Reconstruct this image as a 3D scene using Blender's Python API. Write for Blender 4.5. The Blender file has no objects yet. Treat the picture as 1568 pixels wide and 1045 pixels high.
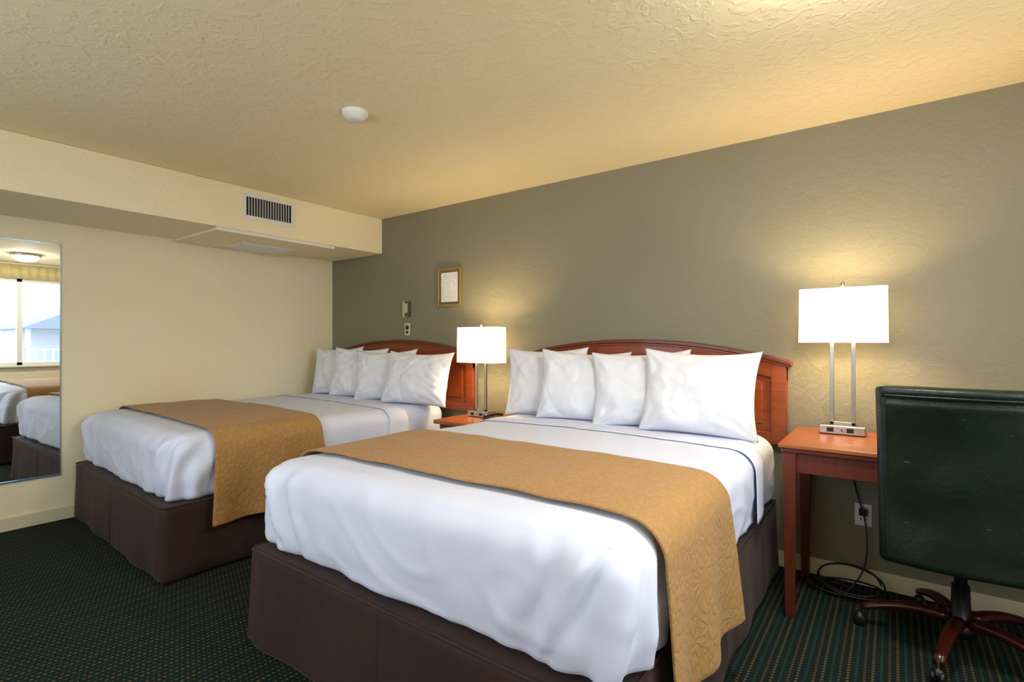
import bpy, bmesh, math, random
from mathutils import Vector, Matrix, noise
random.seed(4)
scn = bpy.context.scene
COL = scn.collection
try:
    scn.view_settings.view_transform = 'Standard'
    scn.view_settings.look = 'None'
    scn.view_settings.exposure = 0.26
except Exception as e:
    print(e)

def lin(r, g, b):
    def f(c):
        c /= 255.0
        return c/12.92 if c <= 0.04045 else ((c+0.055)/1.055)**2.4
    return (f(r), f(g), f(b), 1)

# ------------------------------------------------------------------ materials
def mat_base(name, col, rough=0.6, metal=0.0, spec=0.5):
    m = bpy.data.materials.new(name); m.use_nodes = True
    nt = m.node_tree; b = nt.nodes['Principled BSDF']
    b.inputs['Base Color'].default_value = col
    b.inputs['Roughness'].default_value = rough
    b.inputs['Metallic'].default_value = metal
    b.inputs['Specular IOR Level'].default_value = spec
    return m, nt, b

def N(nt, typ, **kw):
    n = nt.nodes.new(typ)
    for k, v in kw.items():
        setattr(n, k, v)
    return n

def coords(nt, scale=(1, 1, 1), kind='Object'):
    t = N(nt, 'ShaderNodeTexCoord'); mp = N(nt, 'ShaderNodeMapping')
    mp.inputs['Scale'].default_value = scale
    nt.links.new(t.outputs[kind], mp.inputs['Vector'])
    return mp.outputs['Vector']

def add_bump(nt, b, height, strength, dist=0.01):
    bp = N(nt, 'ShaderNodeBump')
    bp.inputs['Strength'].default_value = strength
    bp.inputs['Distance'].default_value = dist
    nt.links.new(height, bp.inputs['Height'])
    nt.links.new(bp.outputs['Normal'], b.inputs['Normal'])
    return bp

def noise_tex(nt, vec, scale, detail=3, rough=0.5, dist=0.0):
    n = N(nt, 'ShaderNodeTexNoise')
    n.inputs['Scale'].default_value = scale
    n.inputs['Detail'].default_value = detail
    n.inputs['Roughness'].default_value = rough
    n.inputs['Distortion'].default_value = dist
    nt.links.new(vec, n.inputs['Vector'])
    return n

def ramp(nt, fac, stops):
    r = N(nt, 'ShaderNodeValToRGB')
    e = r.color_ramp.elements
    e[0].position, e[0].color = stops[0]
    e[1].position, e[1].color = stops[1]
    for s in stops[2:]:
        x = e.new(s[0]); x.color = s[1]
    nt.links.new(fac, r.inputs['Fac'])
    return r

def mat_plaster(name, col, col2, scale=22, strength=0.35, lo=0.45, hi=0.6, dist=0.006, rough=0.75):
    m, nt, b = mat_base(name, col, rough, 0, 0.3)
    v = coords(nt)
    n1 = noise_tex(nt, v, scale, 4, 0.55, 0.6)
    r1 = ramp(nt, n1.outputs['Fac'], [(lo, (0, 0, 0, 1)), (hi, (1, 1, 1, 1))])
    n2 = noise_tex(nt, v, scale*5, 3, 0.6)
    mx = N(nt, 'ShaderNodeMath', operation='MULTIPLY_ADD')
    nt.links.new(n2.outputs['Fac'], mx.inputs[0]); mx.inputs[1].default_value = 0.35
    nt.links.new(r1.outputs['Color'], mx.inputs[2])
    add_bump(nt, b, mx.outputs[0], strength, dist)
    n3 = noise_tex(nt, v, 1.3, 2)
    r3 = ramp(nt, n3.outputs['Fac'], [(0.3, col), (0.7, col2)])
    nt.links.new(r3.outputs['Color'], b.inputs['Base Color'])
    return m

M = {}
M['wall_back'] = mat_plaster('wall_olive', lin(136, 131, 110), lin(132, 127, 107), 22, 0.2, rough=0.65)
M['wall_cream'] = mat_plaster('wall_cream', lin(247, 234, 199), lin(245, 231, 194), 22, 0.2)
M['ceiling'] = mat_plaster('ceiling_knockdown', lin(244, 229, 188), lin(241, 225, 182), 22, 0.3, 0.5, 0.62, 0.005)
M['trim'] = mat_base('trim_cream', lin(225, 212, 178), 0.5)[0]
M['white_paint'] = mat_base('white_paint', lin(236, 232, 220), 0.45)[0]
M['plastic_white'] = mat_base('plastic_white', lin(232, 230, 222), 0.35)[0]
M['dark'] = mat_base('dark_slot', lin(28, 26, 24), 0.6)[0]
M['black'] = mat_base('black_plastic', lin(18, 18, 20), 0.35)[0]

def mat_fabric(name, col, col2, weave=600, bump=0.15, rough=0.9, sheen=0.3, wrinkle=9, wstr=0.25, vs=(1, 1, 1)):
    m, nt, b = mat_base(name, col, rough, 0, 0.2)
    v = coords(nt, vs)
    n1 = noise_tex(nt, v, wrinkle, 3, 0.45, 0.6)
    n2 = noise_tex(nt, v, weave, 2)
    bp1 = N(nt, 'ShaderNodeBump'); bp1.inputs['Strength'].default_value = wstr; bp1.inputs['Distance'].default_value = 0.015
    nt.links.new(n1.outputs['Fac'], bp1.inputs['Height'])
    bp2 = N(nt, 'ShaderNodeBump'); bp2.inputs['Strength'].default_value = bump; bp2.inputs['Distance'].default_value = 0.001
    nt.links.new(n2.outputs['Fac'], bp2.inputs['Height'])
    nt.links.new(bp1.outputs['Normal'], bp2.inputs['Normal'])
    nt.links.new(bp2.outputs['Normal'], b.inputs['Normal'])
    r = ramp(nt, n1.outputs['Fac'], [(0.3, col), (0.7, col2)])
    nt.links.new(r.outputs['Color'], b.inputs['Base Color'])
    b.inputs['Sheen Weight'].default_value = sheen
    return m
M['linen'] = mat_fabric('white_linen', lin(222, 227, 246), lin(219, 224, 244), 500, 0.1, 0.85, 0.05, 5, 0.4, (1, 1, 0.6))
M['pillow'] = mat_fabric('pillow_linen', lin(229, 231, 238), lin(226, 228, 236), 500, 0.1, 0.85, 0.05, 7, 0.32)
M['skirt'] = mat_fabric('bedskirt_brown', lin(60, 40, 34), lin(52, 35, 30), 400, 0.2, 0.65, 0.08, 5, 0.6, (1, 1, 0.4))

def mat_runner():
    m, nt, b = mat_base('runner_quilted_gold', lin(190, 142, 78), 0.7, 0, 0.25)
    v = coords(nt)
    vo = N(nt, 'ShaderNodeTexVoronoi'); vo.feature = 'DISTANCE_TO_EDGE'
    nd = noise_tex(nt, v, 9, 2)
    mixv = N(nt, 'ShaderNodeMix', data_type='VECTOR'); mixv.inputs['Factor'].default_value = 0.08
    nt.links.new(v, mixv.inputs[4]); nt.links.new(nd.outputs['Color'], mixv.inputs[5])
    vo.inputs['Scale'].default_value = 32
    nt.links.new(mixv.outputs[1], vo.inputs['Vector'])
    r = ramp(nt, vo.outputs['Distance'], [(0.0, (0, 0, 0, 1)), (0.3, (1, 1, 1, 1))])
    add_bump(nt, b, r.outputs['Color'], 0.45, 0.004)
    rc = ramp(nt, vo.outputs['Distance'], [(0.0, lin(166, 125, 72)), (0.2, lin(174, 133, 79))])
    nt.links.new(rc.outputs['Color'], b.inputs['Base Color'])
    b.inputs['Sheen Weight'].default_value = 0.1
    return m
M['runner'] = mat_runner()

def mat_wood(name, c1, c2, rough=0.35, axis=(1, 12, 12), sc=3):
    m, nt, b = mat_base(name, c1, rough, 0, 0.4)
    v = coords(nt, axis)
    n1 = noise_tex(nt, v, sc, 5, 0.6, 0.8)
    r = ramp(nt, n1.outputs['Fac'], [(0.3, c1), (0.7, c2)])
    nt.links.new(r.outputs['Color'], b.inputs['Base Color'])
    b.inputs['Coat Weight'].default_value = 0.15
    return m
M['cherry'] = mat_wood('cherry_wood', lin(120, 50, 18), lin(146, 68, 26))
M['cherry_dark'] = mat_wood('cherry_wood_dark', lin(88, 34, 16), lin(108, 46, 22))
M['desk_top'] = mat_wood('desk_top_laminate', lin(150, 80, 42), lin(166, 94, 52), 0.3)
M['desk'] = mat_wood('desk_wood', lin(84, 32, 21), lin(102, 43, 27), 0.4, (12, 12, 1))
M['chair_wood'] = mat_wood('chair_base_wood', lin(46, 13, 9), lin(62, 20, 13), 0.25)
M['chrome'] = mat_base('brushed_nickel', lin(180, 176, 168), 0.28, 1.0)[0]
M['gold'] = mat_base('gold_frame', lin(160, 138, 80), 0.4, 0.6)[0]
M['mat_brown'] = mat_base('mat_board', lin(120, 98, 68), 0.8)[0]
M['mirror'] = mat_base('mirror_glass', (0.9, 0.93, 0.93, 1), 0.01, 1.0)[0]
M['mirror_edge'] = mat_base('mirror_edge', lin(120, 165, 190), 0.15, 0.5)[0]
M['cord'] = mat_base('cord_black', lin(14, 14, 14), 0.5)[0]

def mat_leather():
    m, nt, b = mat_base('green_leather', lin(20, 40, 32), 0.36, 0, 0.5)
    v = coords(nt)
    vo = N(nt, 'ShaderNodeTexVoronoi'); vo.inputs['Scale'].default_value = 260
    nt.links.new(v, vo.inputs['Vector'])
    n1 = noise_tex(nt, v, 5, 4, 0.55, 0.8)
    mx = N(nt, 'ShaderNodeMath', operation='MULTIPLY_ADD')
    nt.links.new(vo.outputs['Distance'], mx.inputs[0]); mx.inputs[1].default_value = 0.08
    nt.links.new(n1.outputs['Fac'], mx.inputs[2])
    add_bump(nt, b, mx.outputs[0], 0.34, 0.013)
    r = ramp(nt, n1.outputs['Fac'], [(0.3, lin(10, 24, 17)), (0.75, lin(18, 35, 26))])
    vs = coords(nt, (6, 6, 30))
    n2 = noise_tex(nt, vs, 4, 2, 0.5)
    rs = ramp(nt, n2.outputs['Fac'], [(0.72, (0, 0, 0, 1)), (0.78, (1, 1, 1, 1))])
    mc = N(nt, 'ShaderNodeMix', data_type='RGBA')
    nt.links.new(rs.outputs['Color'], mc.inputs[0]); nt.links.new(r.outputs['Color'], mc.inputs[6]); mc.inputs[7].default_value = lin(70, 88, 76)
    nt.links.new(mc.outputs[2], b.inputs['Base Color'])
    return m
M['leather'] = mat_leather()

def mat_paper():
    m, nt, b = mat_base('printed_notice', lin(235, 235, 232), 0.6)
    v = coords(nt)
    sx = N(nt, 'ShaderNodeSeparateXYZ'); nt.links.new(v, sx.inputs[0])
    a = N(nt, 'ShaderNodeMath', operation='MULTIPLY'); nt.links.new(sx.outputs['Z'], a.inputs[0]); a.inputs[1].default_value = 70
    f = N(nt, 'ShaderNodeMath', operation='FRACT'); nt.links.new(a.outputs[0], f.inputs[0])
    g = N(nt, 'ShaderNodeMath', operation='LESS_THAN'); nt.links.new(f.outputs[0], g.inputs[0]); g.inputs[1].default_value = 0.4
    n1 = noise_tex(nt, v, 90, 2)
    h = N(nt, 'ShaderNodeMath', operation='GREATER_THAN'); nt.links.new(n1.outputs['Fac'], h.inputs[0]); h.inputs[1].default_value = 0.47
    k = N(nt, 'ShaderNodeMath', operation='MULTIPLY'); nt.links.new(g.outputs[0], k.inputs[0]); nt.links.new(h.outputs[0], k.inputs[1])
    r = ramp(nt, k.outputs[0], [(0, lin(236, 236, 233)), (1, lin(190, 190, 190))])
    nt.links.new(r.outputs['Color'], b.inputs['Base Color'])
    return m
M['paper'] = mat_paper()

def mat_carpet():
    m, nt, b = mat_base('carpet_dotted', lin(30, 36, 34), 0.95, 0, 0.1)
    t = N(nt, 'ShaderNodeTexCoord')
    sx = N(nt, 'ShaderNodeSeparateXYZ'); nt.links.new(t.outputs['Object'], sx.inputs[0])
    def math_(op, a, bb=None, c=None):
        n = N(nt, 'ShaderNodeMath', operation=op)
        for i, q in enumerate((a, bb, c)):
            if q is None: continue
            if isinstance(q, (int, float)): n.inputs[i].default_value = q
            else: nt.links.new(q, n.inputs[i])
        return n.outputs[0]
    X = math_('MULTIPLY', sx.outputs['X'], 1/0.026)
    Y = math_('MULTIPLY', sx.outputs['Y'], 1/0.020)
    row = math_('FLOOR', X)
    par = math_('FLOORED_MODULO', row, 2.0)
    Y2 = math_('ADD', Y, math_('MULTIPLY', par, 0.5))
    fx = math_('FRACT', X); fy = math_('FRACT', Y2)
    inx = math_('LESS_THAN', math_('ABSOLUTE', math_('SUBTRACT', fx, 0.5)), 0.17)
    iny = math_('LESS_THAN', math_('ABSOLUTE', math_('SUBTRACT', fy, 0.5)), 0.26)
    dot = math_('MULTIPLY', inx, iny)
    c4 = math_('DIVIDE', math_('FLOORED_MODULO', row, 3.0), 3.0)
    cr = ramp(nt, c4, [(0.0, lin(98, 88, 58)), (0.3, lin(42, 72, 62)), (0.6, lin(88, 72, 50))])
    cr.color_ramp.interpolation = 'CONSTANT'
    n1 = noise_tex(nt, t.outputs['Object'], 220, 3)
    base = ramp(nt, n1.outputs['Fac'], [(0.3, lin(16, 24, 24)), (0.7, lin(33, 43, 41))])
    mx = N(nt, 'ShaderNodeMix', data_type='RGBA')
    nt.links.new(dot, mx.inputs[0]); nt.links.new(base.outputs['Color'], mx.inputs[6]); nt.links.new(cr.outputs['Color'], mx.inputs[7])
    nt.links.new(mx.outputs[2], b.inputs['Base Color'])
    hb = math_('ADD', n1.outputs['Fac'], math_('MULTIPLY', dot, 0.5))
    add_bump(nt, b, hb, 0.5, 0.004)
    return m
M['carpet'] = mat_carpet()

def mat_emit(name, col, strength, diff=(0.9, 0.9, 0.9, 1)):
    m, nt, b = mat_base(name, diff, 0.8)
    b.inputs['Emission Color'].default_value = col
    b.inputs['Emission Strength'].default_value = strength
    return m
M['shade'] = mat_emit('lampshade_linen', (1.0, 0.93, 0.82, 1), 0.42, (0.7, 0.68, 0.64, 1))
nt = M['shade'].node_tree
tr = N(nt, 'ShaderNodeBsdfTranslucent'); tr.inputs['Color'].default_value = (1, 0.93, 0.82, 1)
ms = N(nt, 'ShaderNodeMixShader'); ms.inputs[0].default_value = 0.12
nt.links.new(nt.nodes['Principled BSDF'].outputs[0], ms.inputs[1]); nt.links.new(tr.outputs[0], ms.inputs[2])
nt.links.new(ms.outputs[0], nt.nodes['Material Output'].inputs['Surface'])
M['dome'] = mat_emit('frosted_glass_dome', (1.0, 0.95, 0.88, 1), 105.0)

# ------------------------------------------------------------------ helpers
def empty(name, loc=(0, 0, 0), rz=0.0):
    e = bpy.data.objects.new(name, None); COL.objects.link(e)
    e.location = loc; e.rotation_euler = (0, 0, rz); e.empty_display_size = 0.1
    return e

def obj_from_bm(name, bm, mat, parent=None, smooth=False):
    me = bpy.data.meshes.new(name); bm.normal_update(); bm.to_mesh(me); bm.free()
    o = bpy.data.objects.new(name, me); COL.objects.link(o)
    if mat: me.materials.append(mat)
    if smooth:
        for p in me.polygons: p.use_smooth = True
    if parent: o.parent = parent
    return o

def bm_box(bm, lo, hi):
    vs = [bm.verts.new((x, y, z)) for z in (lo[2], hi[2]) for y in (lo[1], hi[1]) for x in (lo[0], hi[0])]
    for f in ((0, 2, 3, 1), (4, 5, 7, 6), (0, 1, 5, 4), (2, 6, 7, 3), (0, 4, 6, 2), (1, 3, 7, 5)):
        bm.faces.new([vs[i] for i in f])

def boxes(name, lst, mat, parent=None, bevel=0.0, seg=2):
    bm = bmesh.new()
    for lo, hi in lst: bm_box(bm, lo, hi)
    o = obj_from_bm(name, bm, mat, parent)
    if bevel > 0:
        md = o.modifiers.new('bevel', 'BEVEL'); md.width = bevel; md.segments = seg; md.limit_method = 'ANGLE'
        for p in o.data.polygons: p.use_smooth = True
        md.harden_normals = True
    return o

def rounded_box(name, lo, hi, r, step, mat, parent=None, deform=None, rzlow=None):
    """dense box with fully rounded edges, deform(p)->p"""
    lo = Vector(lo); hi = Vector(hi)
    bm = bmesh.new()
    n = [max(4, int(round((hi[i]-lo[i])/step))) for i in range(3)]
    mid = (lo[2]+hi[2])/2
    def lerp(i, k):
        return lo[i]+(hi[i]-lo[i])*k/n[i]
    cache = {}
    def V(i, j, k):
        if (i, j, k) in cache: return cache[(i, j, k)]
        p = Vector((lerp(0, i), lerp(1, j), lerp(2, k)))
        rr = list(r)
        if rzlow and p.z < mid: rr[2] = rzlow
        q = Vector([min(max(p[a], lo[a]+rr[a]), hi[a]-rr[a]) for a in range(3)])
        d = Vector([(p[a]-q[a])/rr[a] for a in range(3)])
        if d.length > 1e-9:
            m_ = max(abs(c) for c in d)
            dn = d.normalized()*m_
            p = q+Vector([dn[a]*rr[a] for a in range(3)])
        if deform: p = deform(p)
        v = bm.verts.new(p); cache[(i, j, k)] = v
        return v
    for i in range(n[0]):
        for j in range(n[1]):
            bm.faces.new((V(i, j, 0), V(i, j+1, 0), V(i+1, j+1, 0), V(i+1, j, 0)))
            bm.faces.new((V(i, j, n[2]), V(i+1, j, n[2]), V(i+1, j+1, n[2]), V(i, j+1, n[2])))
    for i in range(n[0]):
        for k in range(n[2]):
            bm.faces.new((V(i, 0, k), V(i+1, 0, k), V(i+1, 0, k+1), V(i, 0, k+1)))
            bm.faces.new((V(i, n[1], k), V(i, n[1], k+1), V(i+1, n[1], k+1), V(i+1, n[1], k)))
    for j in range(n[1]):
        for k in range(n[2]):
            bm.faces.new((V(0, j, k), V(0, j, k+1), V(0, j+1, k+1), V(0, j+1, k)))
            bm.faces.new((V(n[0], j, k), V(n[0], j+1, k), V(n[0], j+1, k+1), V(n[0], j, k+1)))
    return obj_from_bm(name, bm, mat, parent, True)

def tube(name, pts, rad, mat, parent=None, cyclic=False, smooth_curve=False):
    cu = bpy.data.curves.new(name, 'CURVE'); cu.dimensions = '3D'
    cu.bevel_depth = rad; cu.bevel_resolution = 3; cu.use_fill_caps = True
    if smooth_curve:
        sp = cu.splines.new('NURBS'); sp.points.add(len(pts)-1)
        for i, p in enumerate(pts): sp.points[i].co = (*p, 1)
        sp.use_endpoint_u = not cyclic; sp.order_u = 4; sp.resolution_u = 8
    else:
        sp = cu.splines.new('POLY'); sp.points.add(len(pts)-1)
        for i, p in enumerate(pts): sp.points[i].co = (*p, 1)
    sp.use_cyclic_u = cyclic
    cu.materials.append(mat)
    o = bpy.data.objects.new(name, cu); COL.objects.link(o)
    if parent: o.parent = parent
    return o

def lathe(name, prof, mat, parent=None, seg=40, loc=(0, 0, 0)):
    bm = bmesh.new(); rings = []
    for (r, z) in prof:
        if r < 1e-5:
            rings.append([bm.verts.new((loc[0], loc[1], loc[2]+z))]*seg)
        else:
            rings.append([bm.verts.new((loc[0]+r*math.cos(2*math.pi*i/seg), loc[1]+r*math.sin(2*math.pi*i/seg), loc[2]+z)) for i in range(seg)])
    for a, b in zip(rings[:-1], rings[1:]):
        for i in range(seg):
            j = (i+1) % seg
            vs = []
            for v in (a[i], a[j], b[j], b[i]):
                if v not in vs: vs.append(v)
            if len(vs) >= 3: bm.faces.new(vs)
    bmesh.ops.recalc_face_normals(bm, faces=bm.faces)
    o = obj_from_bm(name, bm, mat, parent, True)
    return o
R = math.radians

# ------------------------------------------------------------------ room
XL, XR, YB, YF, ZC = -4.836, 1.05, 3.30, -1.40, 2.48
SX, SZ = -4.02, 2.14
T = 0.12
boxes('floor', [((XL-T, YF-T, -0.1), (XR+T, YB+T, 0))], M['carpet'])
boxes('ceiling', [((XL-T, YF-T, ZC), (XR+T, YB+T, ZC+0.1))], M['ceiling'])
boxes('wall_back', [((XL-T, YB, 0), (XR+T, YB+T, ZC))], M['wall_back'])
boxes('wall_left', [((XL-T, YF, 0), (XL, YB, ZC))], M['wall_cream'])
# right wall with window opening
WY0, WY1, WZ0, WZ1 = 0.35, 2.42, 0.92, 2.24
boxes('wall_right', [((XR, YF, 0), (XR+T, WY0, ZC)), ((XR, WY1, 0), (XR+T, YB, ZC)),
                     ((XR, WY0, 0), (XR+T, WY1, WZ0)), ((XR, WY0, WZ1), (XR+T, WY1, ZC))], M['wall_cream'])
FX0, FX1, FZ0, FZ1 = -3.3, -0.6, 1.0, 2.35  # front wall opening for the added daylight window
boxes('wall_front', [((XL-T, YF-T, 0), (FX0, YF, ZC)), ((FX1, YF-T, 0), (XR+T, YF, ZC)),
                     ((FX0, YF-T, 0), (FX1, YF, FZ0)), ((FX0, YF-T, FZ1), (FX1, YF, ZC))], M['wall_cream'])
boxes('wall_soffit', [((XL, YF, SZ), (SX, YB, ZC))], M['wall_cream'], bevel=0.006)
# windows
def portal(name, parent, loc, rot, sx, sy):
    l = bpy.data.lights.new(name, 'AREA'); l.shape = 'RECTANGLE'; l.size = sx; l.size_y = sy
    l.cycles.is_portal = True
    o = bpy.data.objects.new(name, l); COL.objects.link(o); o.location = loc; o.rotation_euler = rot; o.parent = parent
w1 = empty('window_1')
fr = 0.045
fl = []
x0, x1 = XR+0.02, XR+0.08
fl += [((x0, WY0, WZ0), (x1, WY0+fr, WZ1)), ((x0, WY1-fr, WZ0), (x1, WY1, WZ1)),
       ((x0, WY0, WZ0), (x1, WY1, WZ0+fr)), ((x0, WY0, WZ1-fr), (x1, WY1, WZ1)),
       ((x0, 1.83, WZ0), (x1, 1.89, WZ1)), ((x0, 0.93, WZ0), (x1, 0.99, WZ1))]
boxes('frame', fl, M['white_paint'], w1)
boxes('sill', [((XR-0.05, WY0-0.04, WZ0-0.03), (XR+0.02, WY1+0.04, WZ0))], M['white_paint'], w1, 0.005)
portal('portal', w1, (XR+0.1, (WY0+WY1)/2, (WZ0+WZ1)/2), (0, R(90), 0), WZ1-WZ0, WY1-WY0)
w2 = empty('added_fill_window')  # unseen window added behind the camera to light the foot of the beds
y0, y1 = YF-0.08, YF-0.02
fl = [((FX0, y0, FZ0), (FX0+fr, y1, FZ1)), ((FX1-fr, y0, FZ0), (FX1, y1, FZ1)),
      ((FX0, y0, FZ0), (FX1, y1, FZ0+fr)), ((FX0, y0, FZ1-fr), (FX1, y1, FZ1)),
      ((-1.93, y0, FZ0), (-1.87, y1, FZ1))]
boxes('frame', fl, M['white_paint'], w2)
portal('portal', w2, ((FX0+FX1)/2, YF-0.1, (FZ0+FZ1)/2), (R(90), 0, 0), FX1-FX0, FZ1-FZ0)

# curtain valance above right window
bm = bmesh.new()
n = 160; prev = None
for i in range(n+1):
    y = WY0-0.15+(WY1+0.3-WY0)*i/n
    x = XR-0.05+0.014*math.sin(i*0.9)
    a = bm.verts.new((x, y, 2.24)); b_ = bm.verts.new((XR-0.04+0.004*math.sin(i*0.9), y, 2.45))
    if prev: bm.faces.new((prev[0], a, b_, prev[1]))
    prev = (a, b_)
M['valance'] = mat_fabric('valance_fabric', lin(214, 200, 140), lin(205, 190, 128))
o = obj_from_bm('curtain_valance', bm, M['valance'], None, True)
md = o.modifiers.new('s', 'SOLIDIFY'); md.thickness = 0.004

# outside the right window: paved yard and the neighbouring house
M['pave'] = mat_plaster('paving', lin(205, 205, 200), lin(195, 195, 192), 8, 0.2)
boxes('ground', [((XR+T+0.05, -30, -0.25), (45, 40, -0.15))], M['pave'])
nh = empty('neighbouring_house')
M['siding'] = mat_base('house_siding', lin(165, 170, 178), 0.8)[0]
M['roof'] = mat_base('house_roof', lin(105, 114, 126), 0.8)[0]
boxes('house_body', [((17, 4.7, -0.15), (21, 7.4, 1.75))], M['siding'], nh)
boxes('porch_rail', [((15.9, 4.6, 0.95), (16.0, 7.5, 1.0)), ((15.9, 4.6, 0.4), (16.0, 7.5, 0.45))]+
      [((15.92, 4.6+0.25*i, 0.4), (15.97, 4.65+0.25*i, 0.98)) for i in range(12)]+[((15.85, 4.6, -0.15), (16.0, 4.72, 1.75)), ((15.85, 7.4, -0.15), (16.0, 7.52, 1.75))], M['siding'], nh)
bm = bmesh.new()
pr = [bm.verts.new(c) for c in ((15.6, 4.4, 1.75), (21.4, 4.4, 1.75), (21.4, 7.7, 1.75), (15.6, 7.7, 1.75), (15.6, 6.05, 2.55), (21.4, 6.05, 2.55))]
for f in ((0, 1, 2, 3), (0, 4, 5, 1), (3, 2, 5, 4), (0, 3, 4), (1, 5, 2)): bm.faces.new([pr[i] for i in f])
obj_from_bm('gable_roof', bm, M['roof'], nh)

# baseboards
def bb(name, lo, hi): boxes(name, [(lo, hi)], M['trim'], None, 0.004)
bb('baseboard_back', (XL, YB-0.014, 0), (XR, YB, 0.09))
bb('baseboard_left', (XL, YF, 0), (XL+0.014, YB-0.014, 0.09))
bb('baseboard_right', (XR-0.014, YF, 0), (XR, YB-0.014, 0.09))

# ------------------------------------------------------------------ soffit vents
v = empty('air_vent_grille')
ya, yb, za, zb = 1.98, 2.35, 2.265, 2.41
xf = SX
boxes('frame', [((xf, ya-0.03, za-0.03), (xf+0.008, ya, zb+0.03)), ((xf, yb, za-0.03), (xf+0.008, yb+0.03, zb+0.03)),
                ((xf, ya, za-0.03), (xf+0.008, yb, za)), ((xf, ya, zb), (xf+0.008, yb, zb+0.03))], M['plastic_white'], v, 0.002)
boxes('duct_opening', [((xf, ya, za), (xf+0.0015, yb, zb))], M['dark'], v)
sl = []
k = 17
for i in range(1, k):
    y = ya+(yb-ya)*i/k
    sl.append(((xf+0.001, y-0.0022, za), (xf+0.005, y+0.0022, zb)))
boxes('louvers', sl, M['plastic_white'], v)

p = empty('ceiling_access_panel')
boxes('panel', [((XL+0.01, 1.78, SZ-0.022), (SX-0.0, 2.74, SZ))], M['wall_cream'], p, 0.004)
boxes('lip', [((SX-0.02, 1.76, SZ-0.03), (SX+0.012, 2.76, SZ-0.006))], M['white_paint'], p, 0.003)
g0 = [((-4.66, 2.12, SZ-0.032), (-4.36, 2.58, SZ-0.022))]
boxes('return_grille', g0, M['plastic_white'], p, 0.003)
sl = []
for i in range(12):
    x = -4.64+i*0.0235
    sl.append(((x, 2.14, SZ-0.036), (x+0.006, 2.56, SZ-0.032)))
boxes('grille_fins', sl, M['plastic_white'], p)

# smoke detector
s = empty('smoke_detector', (-2.25, 1.67, ZC))
lathe('body', [(0.0, -0.045), (0.035, -0.044), (0.045, -0.038), (0.052, -0.030), (0.06, -0.022), (0.064, -0.016), (0.066, -0.004), (0.066, 0)], M['plastic_white'], s)

# flush ceiling light (seen only in mirror)
cl = empty('ceiling_light', (-0.1, 1.72, ZC))
lathe('dome', [(0, -0.1), (0.05, -0.097), (0.09, -0.085), (0.125, -0.06), (0.14, -0.03)], M['dome'], cl)
lathe('rim', [(0.14, -0.035), (0.16, -0.03), (0.165, -0.01), (0.16, 0)], M['chrome'], cl)

# ------------------------------------------------------------------ mirror
m_ = empty('wall_mirror')
MY0, MY1, MZ0, MZ1 = 0.0, 1.05, 0.335, 1.985
boxes('glass', [((XL+0.001, MY0, MZ0), (XL+0.008, MY1, MZ1))], M['mirror'], m_)
boxes('edge', [((XL+0.001, MY0, MZ0-0.012), (XL+0.012, MY1+0.004, MZ0)), ((XL+0.001, MY1, MZ0), (XL+0.010, MY1+0.005, MZ1)),
               ((XL+0.001, MY0, MZ1), (XL+0.010, MY1+0.005, MZ1+0.005)), ((XL+0.001, MY0-0.005, MZ0), (XL+0.010, MY0, MZ1))], M['mirror_edge'], m_)

# ------------------------------------------------------------------ beds
HW, LEN = 0.83, 2.05     # half width, length (local: foot y=0, head y=LEN)
ZT, ZB = 0.77, 0.40
def top_bump(x, y, seed):
    return 0.008*noise.noise(Vector((x*1.6+seed, y*1.6, 0)))+0.004*noise.noise(Vector((x*5+seed, y*5, 3)))

def ridged(v):
    return 1-2*abs(noise.noise(v))

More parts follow.
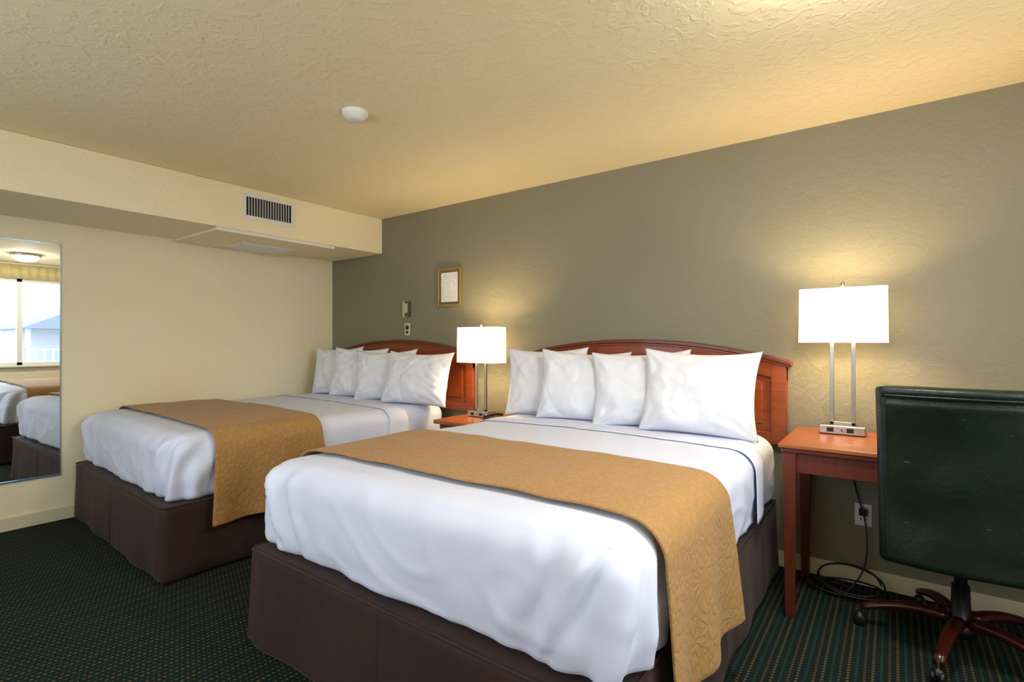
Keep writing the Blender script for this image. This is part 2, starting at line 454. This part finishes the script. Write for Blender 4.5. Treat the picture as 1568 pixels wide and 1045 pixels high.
def make_bed(cx, y0, rz, seed, sx=1.0):
    e = empty('bed', (cx, y0, 0), rz)
    e.scale = (sx, 1, 1)
    def d_m(p):
        x, y, z = p
        f = (z-ZB)/(ZT-ZB)
        if f > 0.6:
            z += 0.012*(1-(x/HW)**2)*(1 if y > 0.05 else 0.5)
            z += top_bump(x, y, seed)
        nx = 1 if x > 0 else -1
        ex = max(0.0, abs(x)-(HW-0.1))/0.1
        ey = max(0.0, 0.1-y)/0.1
        bul = 0.012*math.sin(math.pi*min(1, max(0, f)))
        w = 0.013*noise.noise(Vector((x*2.2+seed, y*2.2, z*3)))+0.007*noise.noise(Vector((x*8+seed, y*8, z*4)))
        # thin tension creases
        w += 0.009*max(0, ridged(Vector((x*3.2+seed, y*3.2, z*6+x*2)))-0.6)/0.4*(1.1-f)
        w += 0.007*(1-f)*math.sin((x*1.0-y*1.0)*11+seed+2*noise.noise(Vector((x*2, y*2, seed))))
        ax = HW-abs(x)
        cd = math.hypot(ax, y)
        fold = 0.0
        if cd < 0.45 and (ex > 0 or ey > 0):
            g_ = max(0.0, 1-cd/0.45)
            ph = (ax-y)*40+f*4.5+2.6*noise.noise(Vector((ax*5, y*5, z*4+seed)))
            fold = 0.026*g_*math.sin(ph)*min(1, 1.35-f)
            u = (ax-y*0.2)-0.07-0.16*(1-f)
            fold += 0.028*math.exp(-(u/0.022)**2)*min(1, max(0, f)*2)*g_*(1 if f < 0.95 else 0)
            u = (ax-y*0.2)-0.02-0.20*(1-f)
            fold -= 0.022*math.exp(-(u/0.020)**2)*g_*(1 if f < 0.95 else 0)
        if ex > 0: x += nx*ex*(bul+w+fold)
        if ey > 0: y -= ey*(bul+w+fold)
        if f < 0.3:
            k_ = (0.3-f)/0.3
            x *= 1-0.010*k_
            if y < LEN/2: y += 0.012*k_
        return Vector((x, y, z))
    rounded_box('mattress', (-HW, 0, ZB), (HW, LEN, ZT), (0.10, 0.10, 0.09), 0.015, M['linen'], e, d_m, 0.035)
    def d_s(p):
        x, y, z = p
        f = max(0.0, 1-z/0.40)
        wv = 0.016*noise.noise(Vector((x*3+seed*2, y*3, z*1.0)))+0.005*math.sin((x+y)*15+seed)*f
        out = 0.010*f+wv*(0.3+f)
        if y < 0.0:
            for c0 in (-(HW-0.02), 0.0, HW-0.02):
                out -= 0.016*math.sqrt(f)*math.exp(-((x-c0)/0.014)**2)
        if abs(x) > HW-0.03:
            x += (1 if x > 0 else -1)*out
        if y < 0.0: y -= out
        if z > 0.37: z += 0.004*noise.noise(Vector((x*7, y*7, seed)))
        return Vector((x, y, z))
    rounded_box('bed_skirt', (-HW-0.010, -0.045, 0.006), (HW+0.010, LEN, 0.405), (0.02, 0.03, 0.012), 0.02, M['skirt'], e, d_s)
    zz = 0.402
    a = HW+0.006
    tube('skirt_piping', [(-a, LEN-0.02, zz), (-a, -0.02, zz), (-a+0.02, -0.043, zz), (a-0.02, -0.043, zz), (a, -0.02, zz), (a, LEN-0.02, zz)], 0.005, M['skirt'], e)
    drape('folded_sheet', 0, 0, 1.44, 1.64, 0.22, 0.22, 0.007, M['linen'], e, seed, 0.004, 0.006, 0.002, 0, 0, True)
    return e

def drape(name, xa, xb, ya, yb, dropl, dropr, off, mat, parent, seed, flare=0.1, wave=0.014, thick=0.006, skew=0.0, hemskew=0.0, sink=False, flarel=None):
    """cloth strip lying across the mattress in local bed coordinates"""
    r = 0.10+off
    hw = HW+0.018+off
    L0 = hw-r             # flat half
    q = r*math.pi/2
    SL = -(L0+q+dropl); SR = L0+q+dropr
    ns = int((SR-SL)/0.016); nt_ = max(8, int((yb-ya)/0.016))
    if flarel is None: flarel = flare
    bm = bmesh.new(); grid = []
    for i in range(ns+1):
        s = SL+(SR-SL)*i/ns
        rowv = []
        for j in range(nt_+1):
            t = j/nt_
            y = ya+(yb-ya)*t
            y += skew*s
            sg = 1 if s > 0 else -1
            a = abs(s)
            dd = 0.0
            o_ = 0.0
            if sink:
                o_ = -0.020*(1-abs(math.sin(math.pi*t))**0.35) if t > 0.5 else -0.002*(1-2*t)
            if a <= L0:
                x = s; z = ZT+off+o_+0.012*(1-(x/HW)**2)+top_bump(x, y, seed)
            elif a <= L0+q:
                th = (a-L0)/r
                x = sg*(L0+(r+o_)*math.sin(th)); z = ZT+off-r+(r+o_)*math.cos(th)+top_bump(x, y, seed)*(1-th/1.6)
            else:
                dd = a-L0-q
                mx = dropr if sg > 0 else dropl
                f = dd/mx
                if hemskew: dd = dd*(1+hemskew*(t-0.5))
                fl_ = flare if sg > 0 else flarel
                x = sg*(hw+o_+fl_*f+wave*f*(0.3+0.7*(sg > 0))*math.sin(t*(yb-ya)*19+seed)+0.004*noise.noise(Vector((y*9, dd*4, seed))))
                z = ZT+off-r-dd
                y += (t-0.5)*0.06*f + 0.008*f*math.sin(dd*9+seed)
            y += 0.008*noise.noise(Vector((s*2.5, t*0.5, seed+9)))
            if name == 'bed_runner':
                z += 0.004*noise.noise(Vector((s*7, y*7, seed+4)))
            rowv.append(bm.verts.new((x, y, z)))
        grid.append(rowv)
    for i in range(ns):
        for j in range(nt_):
            bm.faces.new((grid[i][j], grid[i+1][j], grid[i+1][j+1], grid[i][j+1]))
    o = obj_from_bm(name, bm, mat, parent, True)
    md = o.modifiers.new('thick', 'SOLIDIFY'); md.thickness = thick; md.offset = 1
    if thick > 0.004:
        md = o.modifiers.new('bev', 'BEVEL'); md.width = 0.002; md.segments = 2
    return o

B1 = (-1.375, 1.155, 0.0, 1.3, 1.01)
B2 = (-3.940, 1.150, R(-1.5), 7.7, 1.012)
make_bed(*B1); make_bed(*B2)
for (cx, y0, rz, sd, sx), sk, dl, dr, fll, flr in ((B1, 0.02, 0.42, 0.43, 0.03, 0.025), (B2, -0.0, 0.2, 0.40, 0.0, 0.035)):
    o = drape('bed_runner', 0, 0, 0.21, 0.88, dl, dr, 0.016, M['runner'], None, sd, flr, 0.02, 0.008, sk, 0, False, fll)
    o.location = (cx, y0, 0); o.rotation_euler = (0, 0, rz); o.scale = (sx, 1, 1)

# ------------------------------------------------------------------ pillows
def pillow(cx, cy, yaw, lean, w=0.60, h=0.45, th=0.19, seed=0.0, roll=0.0, z0=0.772):
    bm = bmesh.new()
    nu, nv = 60, 48
    def side(sgn):
        g = []
        for i in range(nu+1):
            rw = []
            for j in range(nv+1):
                u = -1+2*i/nu; v_ = -1+2*j/nv
                x = u*w/2*(1-0.10*(1-abs(v_)**2.2)*abs(u)**3)
                z = v_*h/2*(1-(0.13 if v_ > 0 else 0.06)*(1-abs(u)**2.2)*abs(v_)**3)
                b = ((1-abs(u)**2.4)*(1-abs(v_)**2.4))
                b = max(b, 0)**0.58
                b *= 1.0-0.22*v_
                y = sgn*th/2*b
                nn = noise.noise(Vector((u*2.0+seed, v_*2.0, sgn*2)))*0.020 + noise.noise(Vector((u*5+seed, v_*5, sgn*3)))*0.007
                nn -= 0.006*max(0, ridged(Vector((u*1.8+seed, v_*1.3+u*0.6, sgn*5)))-0.7)/0.3
                for cu_, cv_ in ((1, 1), (-1, 1), (1, -1), (-1, -1)):
                    dx, dz = u-cu_, v_-cv_
                    rr = math.hypot(dx, dz)
                    ang = math.atan2(dz, dx)
                    nn += 0.009*math.exp(-(rr/0.6)**2)*math.sin(ang*12+seed+cu_)
                nn += 0.005*math.sin(u*9+v_*2+seed)*(1-v_)*0.5
                y += sgn*nn*min(1, b*1.6)
                rw.append((x, y, z))
            g.append(rw)
        return g
    A = side(-1); Bk = side(1)
    va = [[bm.verts.new(c) for c in r] for r in A]
    vb = [[va[i][j] if i in (0, nu) or j in (0, nv) else bm.verts.new(Bk[i][j]) for j in range(nv+1)] for i in range(nu+1)]
    for i in range(nu):
        for j in range(nv):
            bm.faces.new((va[i][j], va[i+1][j], va[i+1][j+1], va[i][j+1]))
            bm.faces.new((vb[i][j], vb[i][j+1], vb[i+1][j+1], vb[i+1][j]))
    mt = (Matrix.Translation((cx, cy, z0)) @ Matrix.Rotation(yaw, 4, 'Z') @ Matrix.Rotation(roll, 4, 'Y')
          @ Matrix.Rotation(-lean, 4, 'X') @ Matrix.Translation((0, 0, h/2)))
    o = obj_from_bm('pillow', bm, M['pillow'], None, True)
    o.matrix_world = mt
    return o
pillow(-1.94, 3.00, R(14), R(10), 0.60, 0.48, 0.19, 1.1, R(-1))
pillow(-1.62, 2.92, R(16), R(12), 0.60, 0.47, 0.20, 4.2, R(2))
pillow(-1.21, 2.93, R(18), R(12), 0.60, 0.47, 0.20, 7.9, R(-2))
pillow(-0.87, 2.85, R(7), R(14), 0.63, 0.485, 0.22, 12.4, R(1.5))
pillow(-4.33, 2.98, R(14), R(10), 0.58, 0.47, 0.18, 21.1, R(-1))
pillow(-3.95, 2.93, R(18), R(12), 0.58, 0.47, 0.19, 24.2, R(1))
pillow(-3.56, 2.93, R(20), R(12), 0.60, 0.45, 0.19, 27.9, R(-2))
pillow(-3.13, 2.87, R(12), R(16), 0.64, 0.45, 0.21, 32.4, R(1))

# ------------------------------------------------------------------ headboards
def headboard(cx, w, zend, zpk, zbot=0.70):
    e = empty('headboard', (cx, YB, 0))
    hw = w/2; yb = -0.004
    def arc(x, dz=0.0):
        return zend+(zpk-zend)*(1-(abs(x)/hw)**2.1)+dz
    def slab(name, x0, x1, lowf, highf, y0, y1, mat, n=48, bev=0.004):
        bm = bmesh.new(); rows = []
        for i in range(n+1):
            x = x0+(x1-x0)*i/n
            a, b = lowf(x), highf(x)
            rows.append([bm.verts.new((x, y0, a)), bm.verts.new((x, y0, b)), bm.verts.new((x, y1, b)), bm.verts.new((x, y1, a))])
        for p_, q_ in zip(rows[:-1], rows[1:]):
            for k2 in range(4):
                bm.faces.new((p_[k2], q_[k2], q_[(k2+1) % 4], p_[(k2+1) % 4]))
        bm.faces.new(rows[0]); bm.faces.new(rows[-1][::-1])
        bmesh.ops.recalc_face_normals(bm, faces=bm.faces)
        o = obj_from_bm(name, bm, mat, e)
        md = o.modifiers.new('b', 'BEVEL'); md.width = bev; md.segments = 2; md.limit_method = 'ANGLE'; md.angle_limit = R(40)
        return o
    slab('panel', -hw+0.02, hw-0.02, lambda x: zbot+0.02, lambda x: arc(x, -0.03), -0.035, yb, M['cherry'])
    slab('top_rail', -hw+0.005, hw-0.005, lambda x: arc(x, -0.115), lambda x: arc(x, -0.008), -0.052, yb, M['cherry'])
    slab('cap_moulding', -hw-0.022, hw+0.022, lambda x: arc(x, -0.018), lambda x: arc(x, 0.006), -0.072, yb, M['cherry_dark'])
    slab('cap_bead', -hw-0.008, hw+0.008, lambda x: arc(x, -0.032), lambda x: arc(x, -0.017), -0.062, yb, M['cherry'])
    for sx in (-1, 1):
        x = sx*(hw-0.045)
        slab('post', x-0.04, x+0.04, lambda x: zbot, lambda x: arc(x, -0.02), -0.053, yb, M['cherry'], 6)
    slab('bottom_rail', -hw+0.08, hw-0.08, lambda x: zbot, lambda x: zbot+0.07, -0.052, yb, M['cherry'], 4)
    slab('raised_panel', -hw+0.13, hw-0.13, lambda x: zbot+0.11, lambda x: arc(x, -0.155), -0.043, yb, M['cherry'], 40, 0.006)
    return e
headboard(-1.405, 1.85, 1.175, 1.295)
headboard(-3.73, 1.85, 1.175, 1.295)

# ------------------------------------------------------------------ lamps
def lamp(x, y, z, w=0.38, d=0.17, sh=0.275, gap=0.455, rz=0.0):
    e = empty('table_lamp', (x, y, z), rz)
    boxes('base', [((-0.10, -0.05, 0), (0.10, 0.05, 0.045))], M['chrome'], e, 0.006)
    boxes('base_sockets', [((-0.065, -0.0508, 0.012), (-0.035, -0.0495, 0.034)), ((0.02, -0.0508, 0.012), (0.05, -0.0495, 0.034)), ((-0.004, -0.051, 0.018), (0.004, -0.0495, 0.026))], M['dark'], e)
    boxes('stem_frame', [((-0.055, -0.009, 0.045), (-0.037, 0.009, gap+0.03)), ((0.037, -0.009, 0.045), (0.055, 0.009, gap+0.03)),
                         ((-0.055, -0.009, gap+0.012), (0.055, 0.009, gap+0.03)), ((-0.055, -0.009, 0.045), (0.055, 0.009, 0.060))], M['chrome'], e, 0.002)
    tube('harp_rod', [(0, 0, gap+0.02), (0, 0, gap+0.06)], 0.004, M['chrome'], e)
    lathe('finial', [(0, 0.035), (0.008, 0.03), (0.009, 0.012), (0.005, 0.004), (0.012, -0.012), (0, -0.014)], M['chrome'], e, 16, (0, 0, gap+sh))
    def ring(zz, s):
        pts = []; r = 0.02
        for cx, cy, a0 in ((w/2-r, d/2-r, 0), (-w/2+r, d/2-r, 90), (-w/2+r, -d/2+r, 180), (w/2-r, -d/2+r, 270)):
            for k2 in range(6):
                a = R(a0+k2*18)
                pts.append(((cx+r*math.cos(a))*s, (cy+r*math.sin(a))*s, zz))
        return pts
    bm = bmesh.new(); rs = []
    for zz, s in ((gap, 1.0), (gap+0.003, 1.006), (gap+0.01, 1.0), (gap+sh-0.01, 0.985), (gap+sh-0.003, 0.991), (gap+sh, 0.985)):
        rs.append([bm.verts.new(p_) for p_ in ring(zz, s)])
    for a, b in zip(rs[:-1], rs[1:]):
        for i in range(len(a)):
            j = (i+1) % len(a); bm.faces.new((a[i], a[j], b[j], b[i]))
    obj_from_bm('shade', bm, M['shade'], e, True)
    tube('shade_spider', [(-w/2+0.01, 0, gap+sh-0.012), (w/2-0.01, 0, gap+sh-0.012)], 0.0025, M['chrome'], e)
    l = bpy.data.lights.new('bulb', 'POINT'); l.energy = 18; l.color = (1.0, 0.75, 0.40); l.shadow_soft_size = 0.06
    ob = bpy.data.objects.new('bulb', l); COL.objects.link(ob); ob.parent = e; ob.location = (0.0, 0, gap+sh*0.5)
    return e
NZ = 0.70; DZ = 0.815
lamp(-2.585, 3.09, NZ+0.002, gap=0.42)
lamp(-0.21, 3.12, DZ+0.002, gap=0.465)

# ------------------------------------------------------------------ nightstand
ns = empty('nightstand')
boxes('top', [((-2.78, 2.76, NZ-0.03), (-2.28, 3.28, NZ))], M['desk_top'], ns, 0.006)
boxes('body', [((-2.75, 2.80, 0.12), (-2.31, 3.27, NZ-0.03))], M['desk'], ns, 0.004)
boxes('drawer_fronts', [((-2.73, 2.785, 0.42), (-2.33, 2.80, NZ-0.05)), ((-2.73, 2.785, 0.15), (-2.33, 2.80, 0.40))], M['cherry'], ns, 0.004)
boxes('legs', [((-2.75, 2.80, 0), (-2.70, 2.85, 0.12)), ((-2.36, 2.80, 0), (-2.31, 2.85, 0.12)), ((-2.75, 3.22, 0), (-2.70, 3.27, 0.12)), ((-2.36, 3.22, 0), (-2.31, 3.27, 0.12))], M['desk'], ns)
for z in (0.53, 0.275):
    tube('drawer_pull', [(-2.58, 2.785, z), (-2.58, 2.765, z), (-2.48, 2.765, z), (-2.48, 2.785, z)], 0.004, M['chrome'], ns)
ph = empty('telephone', (-2.37, 3.0, NZ), R(-20))
ph.scale = (0.8, 0.8, 0.6)
boxes('base', [((-0.075, -0.10, 0), (0.075, 0.10, 0.04))], M['black'], ph, 0.012)
rounded_box('handset', (-0.07, -0.105, 0.042), (-0.02, 0.105, 0.075), (0.015, 0.02, 0.012), 0.01, M['black'], ph, lambda p: Vector((p.x, p.y, p.z+0.012*(1-(p.y/0.105)**2))))

# ------------------------------------------------------------------ desk
dk = empty('writing_desk')
dx0, dx1, dy0, dy1 = -0.435, 0.95, 2.67, 3.275
boxes('top', [((dx0, dy0, DZ-0.022), (dx1, dy1, DZ))], M['desk_top'], dk, 0.006)
boxes('top_edge_moulding', [((dx0+0.012, dy0+0.012, DZ-0.045), (dx1-0.012, dy1, DZ-0.022))], M['desk'], dk, 0.008, 3)
boxes('apron', [((dx0+0.03, dy0+0.035, DZ-0.135), (dx1-0.03, dy0+0.055, DZ-0.04)), ((dx0+0.03, dy0+0.04, DZ-0.135), (dx0+0.05, dy1-0.02, DZ-0.04)),
                ((dx1-0.05, dy0+0.04, DZ-0.135), (dx1-0.03, dy1-0.02, DZ-0.04)), ((dx0+0.03, dy1-0.04, DZ-0.135), (dx1-0.03, dy1-0.02, DZ-0.04))], M['desk'], dk, 0.002)
def taper_leg(x, y):
    bm = bmesh.new(); rs = []
    for z, s in ((0, 0.018), (0.02, 0.019), (DZ-0.14, 0.027), (DZ-0.04, 0.027)):
        rs.append([bm.verts.new((x+a*s, y+b*s, z)) for a, b in ((-1, -1), (1, -1), (1, 1), (-1, 1))])
    for a, b in zip(rs[:-1], rs[1:]):
        for i in range(4): bm.faces.new((a[i], a[(i+1) % 4], b[(i+1) % 4], b[i]))
    bm.faces.new(rs[0][::-1]); bm.faces.new(rs[-1])
    o = obj_from_bm('leg', bm, M['desk'], dk)
    md = o.modifiers.new('b', 'BEVEL'); md.width = 0.003; md.segments = 2; md.limit_method = 'ANGLE'
for x in (dx0+0.045, dx1-0.045):
    for y in (dy0+0.045, dy1-0.04): taper_leg(x, y)

# ------------------------------------------------------------------ wall things
pf = empty('framed_notice')
fx0, fx1, fz0, fz1 = -3.255, -2.975, 1.59, 1.93
yw = YB
fw = 0.022
boxes('frame', [((fx0, yw-0.02, fz0), (fx0+fw, yw, fz1)), ((fx1-fw, yw-0.02, fz0), (fx1, yw, fz1)),
                ((fx0+fw, yw-0.02, fz0), (fx1-fw, yw, fz0+fw)), ((fx0+fw, yw-0.02, fz1-fw), (fx1-fw, yw, fz1))], M['gold'], pf, 0.004)
boxes('mat_board', [((fx0+0.02, yw-0.008, fz0+0.02), (fx1-0.02, yw-0.001, fz1-0.02))], M['mat_brown'], pf)
boxes('paper', [((fx0+0.042, yw-0.0095, fz0+0.042), (fx1-0.042, yw-0.008, fz1-0.042))], M['paper'], pf)

wp = empty('wall_thermostat')
M['beige'] = mat_base('beige_plastic', lin(205, 194, 165), 0.45)[0]
M['bronze'] = mat_base('bronze_plastic', lin(92, 80, 62), 0.4)[0]
boxes('side_plate', [((-3.695, yw-0.03, 1.51), (-3.665, yw, 1.66))], M['beige'], wp, 0.004)
boxes('housing', [((-3.665, yw-0.035, 1.52), (-3.61, yw, 1.655))], M['bronze'], wp, 0.005)
boxes('cover', [((-3.655, yw-0.040, 1.55), (-3.62, yw-0.034, 1.64))], M['beige'], wp, 0.003)
def outlet(x, z, rnd=False):
    e = empty('wall_outlet', (x, yw, z))
    boxes('plate', [((-0.037, -0.006, -0.058), (0.037, 0, 0.058))], M['plastic_white'] if not rnd else M['beige'], e, 0.003)
    if rnd:
        lathe('jack', [(0, 0), (0.02, 0), (0.02, 0.004), (0.0, 0.004)], M['dark'], e, 20).matrix_basis = Matrix.Translation((0, -0.0065, 0.016)) @ Matrix.Rotation(R(90), 4, 'X')
        lathe('jack_lower', [(0, 0), (0.013, 0), (0.013, 0.004), (0.0, 0.004)], M['dark'], e, 20).matrix_basis = Matrix.Translation((0, -0.0065, -0.028)) @ Matrix.Rotation(R(90), 4, 'X')
    else:
        boxes('slots', [((-0.012, -0.0075, 0.014), (-0.008, -0.006, 0.03)), ((0.008, -0.0075, 0.014), (0.012, -0.006, 0.03)),
                        ((-0.012, -0.0075, -0.03), (-0.008, -0.006, -0.014)), ((0.008, -0.0075, -0.03), (0.012, -0.006, -0.014))], M['dark'], e)
outlet(-3.655, 1.40, True)
outlet(-0.13, 0.37)

# cables
cb = empty('power_cord')
tube('cord_drop', [(-0.19, 3.26, 0.80), (-0.19, 3.285, 0.75), (-0.17, 3.27, 0.5), (-0.13, 3.26, 0.42), (-0.10, 3.22, 0.25), (-0.12, 3.18, 0.08), (-0.2, 3.12, 0.008)], 0.004, M['cord'], cb, False, True)
pts = []
for i in range(60):
    a = i*0.42
    pts.append((-0.20+0.15*math.cos(a)+0.03*math.sin(a*0.37), 3.12+0.07*math.sin(a)+0.02*math.cos(a*0.6), 0.01+0.12*(0.5+0.5*math.sin(a*0.31+1))*(0.6+0.4*math.sin(a))))
tube('cord_coil', pts, 0.0045, M['cord'], cb, False, True)
boxes('plug', [((-0.148, 3.255, 0.375), (-0.112, 3.292, 0.41))], M['black'], cb, 0.004)

# ------------------------------------------------------------------ office chair
ch = empty('office_chair', (0.225, 2.85, 0), R(0))
def d_back(p):
    x, y, z = p
    f = (z-0.40)/(1.11-0.40)
    y += 0.06*(x/0.28)**2*0.6
    y += -0.10*f+0.03*math.sin(f*math.pi)
    x *= 1.0-0.04*(1-f)
    w = 0.009*noise.noise(Vector((x*6, z*6, 5)))
    w += 0.010*math.exp(-((z-1.065)/0.012)**2)*(1 if y < -0.2 else 0)
    y += w
    return Vector((x, y, z))
rounded_box('backrest', (-0.285, -0.29, 0.39), (0.285, -0.19, 1.115), (0.022, 0.035, 0.022), 0.011, M['leather'], ch, d_back)
def seam(name, pts, r=0.005):
    out = []
    for (x, z) in pts:
        p = d_back(Vector((x, -0.291, z))); out.append(tuple(p))
    tube(name, out, r, M['leather'], ch)
seam('piping_left', [(-0.255, 0.43+0.04*i) for i in range(17)])
seam('piping_right', [(0.255, 0.43+0.04*i) for i in range(17)])
seam('piping_top', [(-0.255+0.51*i/20, 1.078) for i in range(21)])
rounded_box('seat', (-0.27, -0.22, 0.40), (0.27, 0.28, 0.52), (0.05, 0.06, 0.045), 0.02, M['leather'], ch,
            lambda p: Vector((p.x, p.y, p.z+(0.015*(1-(p.x/0.27)**2) if p.z > 0.46 else 0))))
boxes('seat_plate', [((-0.13, -0.13, 0.365), (0.13, 0.13, 0.402))], M['black'], ch, 0.008)
lathe('gas_column', [(0.022, 0.37), (0.022, 0.27), (0.03, 0.27), (0.035, 0.12), (0.05, 0.11), (0.052, 0.065), (0.04, 0.06), (0, 0.06)], M['black'], ch, 28)
for k in range(5):
    a = R(183+72*k)
    dx, dy = math.cos(a), math.sin(a)
    px_, py_ = -dy, dx
    bm = bmesh.new(); rs = []
    for t in range(13):
        s = t/12; rr = 0.04+0.31*s
        zc = 0.125-0.045*s**1.6+0.018*math.sin(s*math.pi)
        hw_ = 0.030-0.010*s; hh = 0.026-0.010*s
        ring = []
        for q in range(10):
            th = 2*math.pi*q/10
            ring.append(bm.verts.new((dx*rr+px_*hw_*math.cos(th), dy*rr+py_*hw_*math.cos(th), zc+hh*math.sin(th))))
        rs.append(ring)
    for r1, r2 in zip(rs[:-1], rs[1:]):
        for i in range(10): bm.faces.new((r1[i], r1[(i+1) % 10], r2[(i+1) % 10], r2[i]))
    bm.faces.new(rs[0][::-1]); bm.faces.new(rs[-1])
    bmesh.ops.recalc_face_normals(bm, faces=bm.faces)
    obj_from_bm('base_leg', bm, M['chair_wood'], ch, True)
    ex, ey = dx*0.35, dy*0.35
    tube('caster_stem', [(ex, ey, 0.085), (ex, ey, 0.045)], 0.006, M['chrome'], ch)
    for sg in (-1, 1):
        w = lathe('caster_wheel', [(0, -0.009), (0.018, -0.009), (0.025, -0.005), (0.025, 0.005), (0.018, 0.009), (0, 0.009)], M['black'], ch, 24)
        w.matrix_basis = Matrix.Translation((ex+px_*0.014*sg, ey+py_*0.014*sg, 0.026)) @ Matrix.Rotation(a, 4, 'Z') @ Matrix.Rotation(R(90), 4, 'X')
    lathe('caster_hood', [(0.0, 0.062), (0.012, 0.06), (0.02, 0.05), (0.022, 0.04)], M['black'], ch, 20, (ex, ey, 0))

# ------------------------------------------------------------------ world & camera
wd = bpy.data.worlds.new('world'); scn.world = wd; wd.use_nodes = True
bg = wd.node_tree.nodes['Background']
bg.inputs['Color'].default_value = (0.80, 0.895, 1.0, 1)
bg.inputs['Strength'].default_value = 4.8

cam = bpy.data.cameras.new('camera'); cam.lens = 18.14; cam.sensor_width = 36; cam.clip_start = 0.05
co = bpy.data.objects.new('camera', cam); COL.objects.link(co)
co.location = (0, 0, 1.29); co.rotation_euler = (R(90), 0, R(36.5))
scn.camera = co
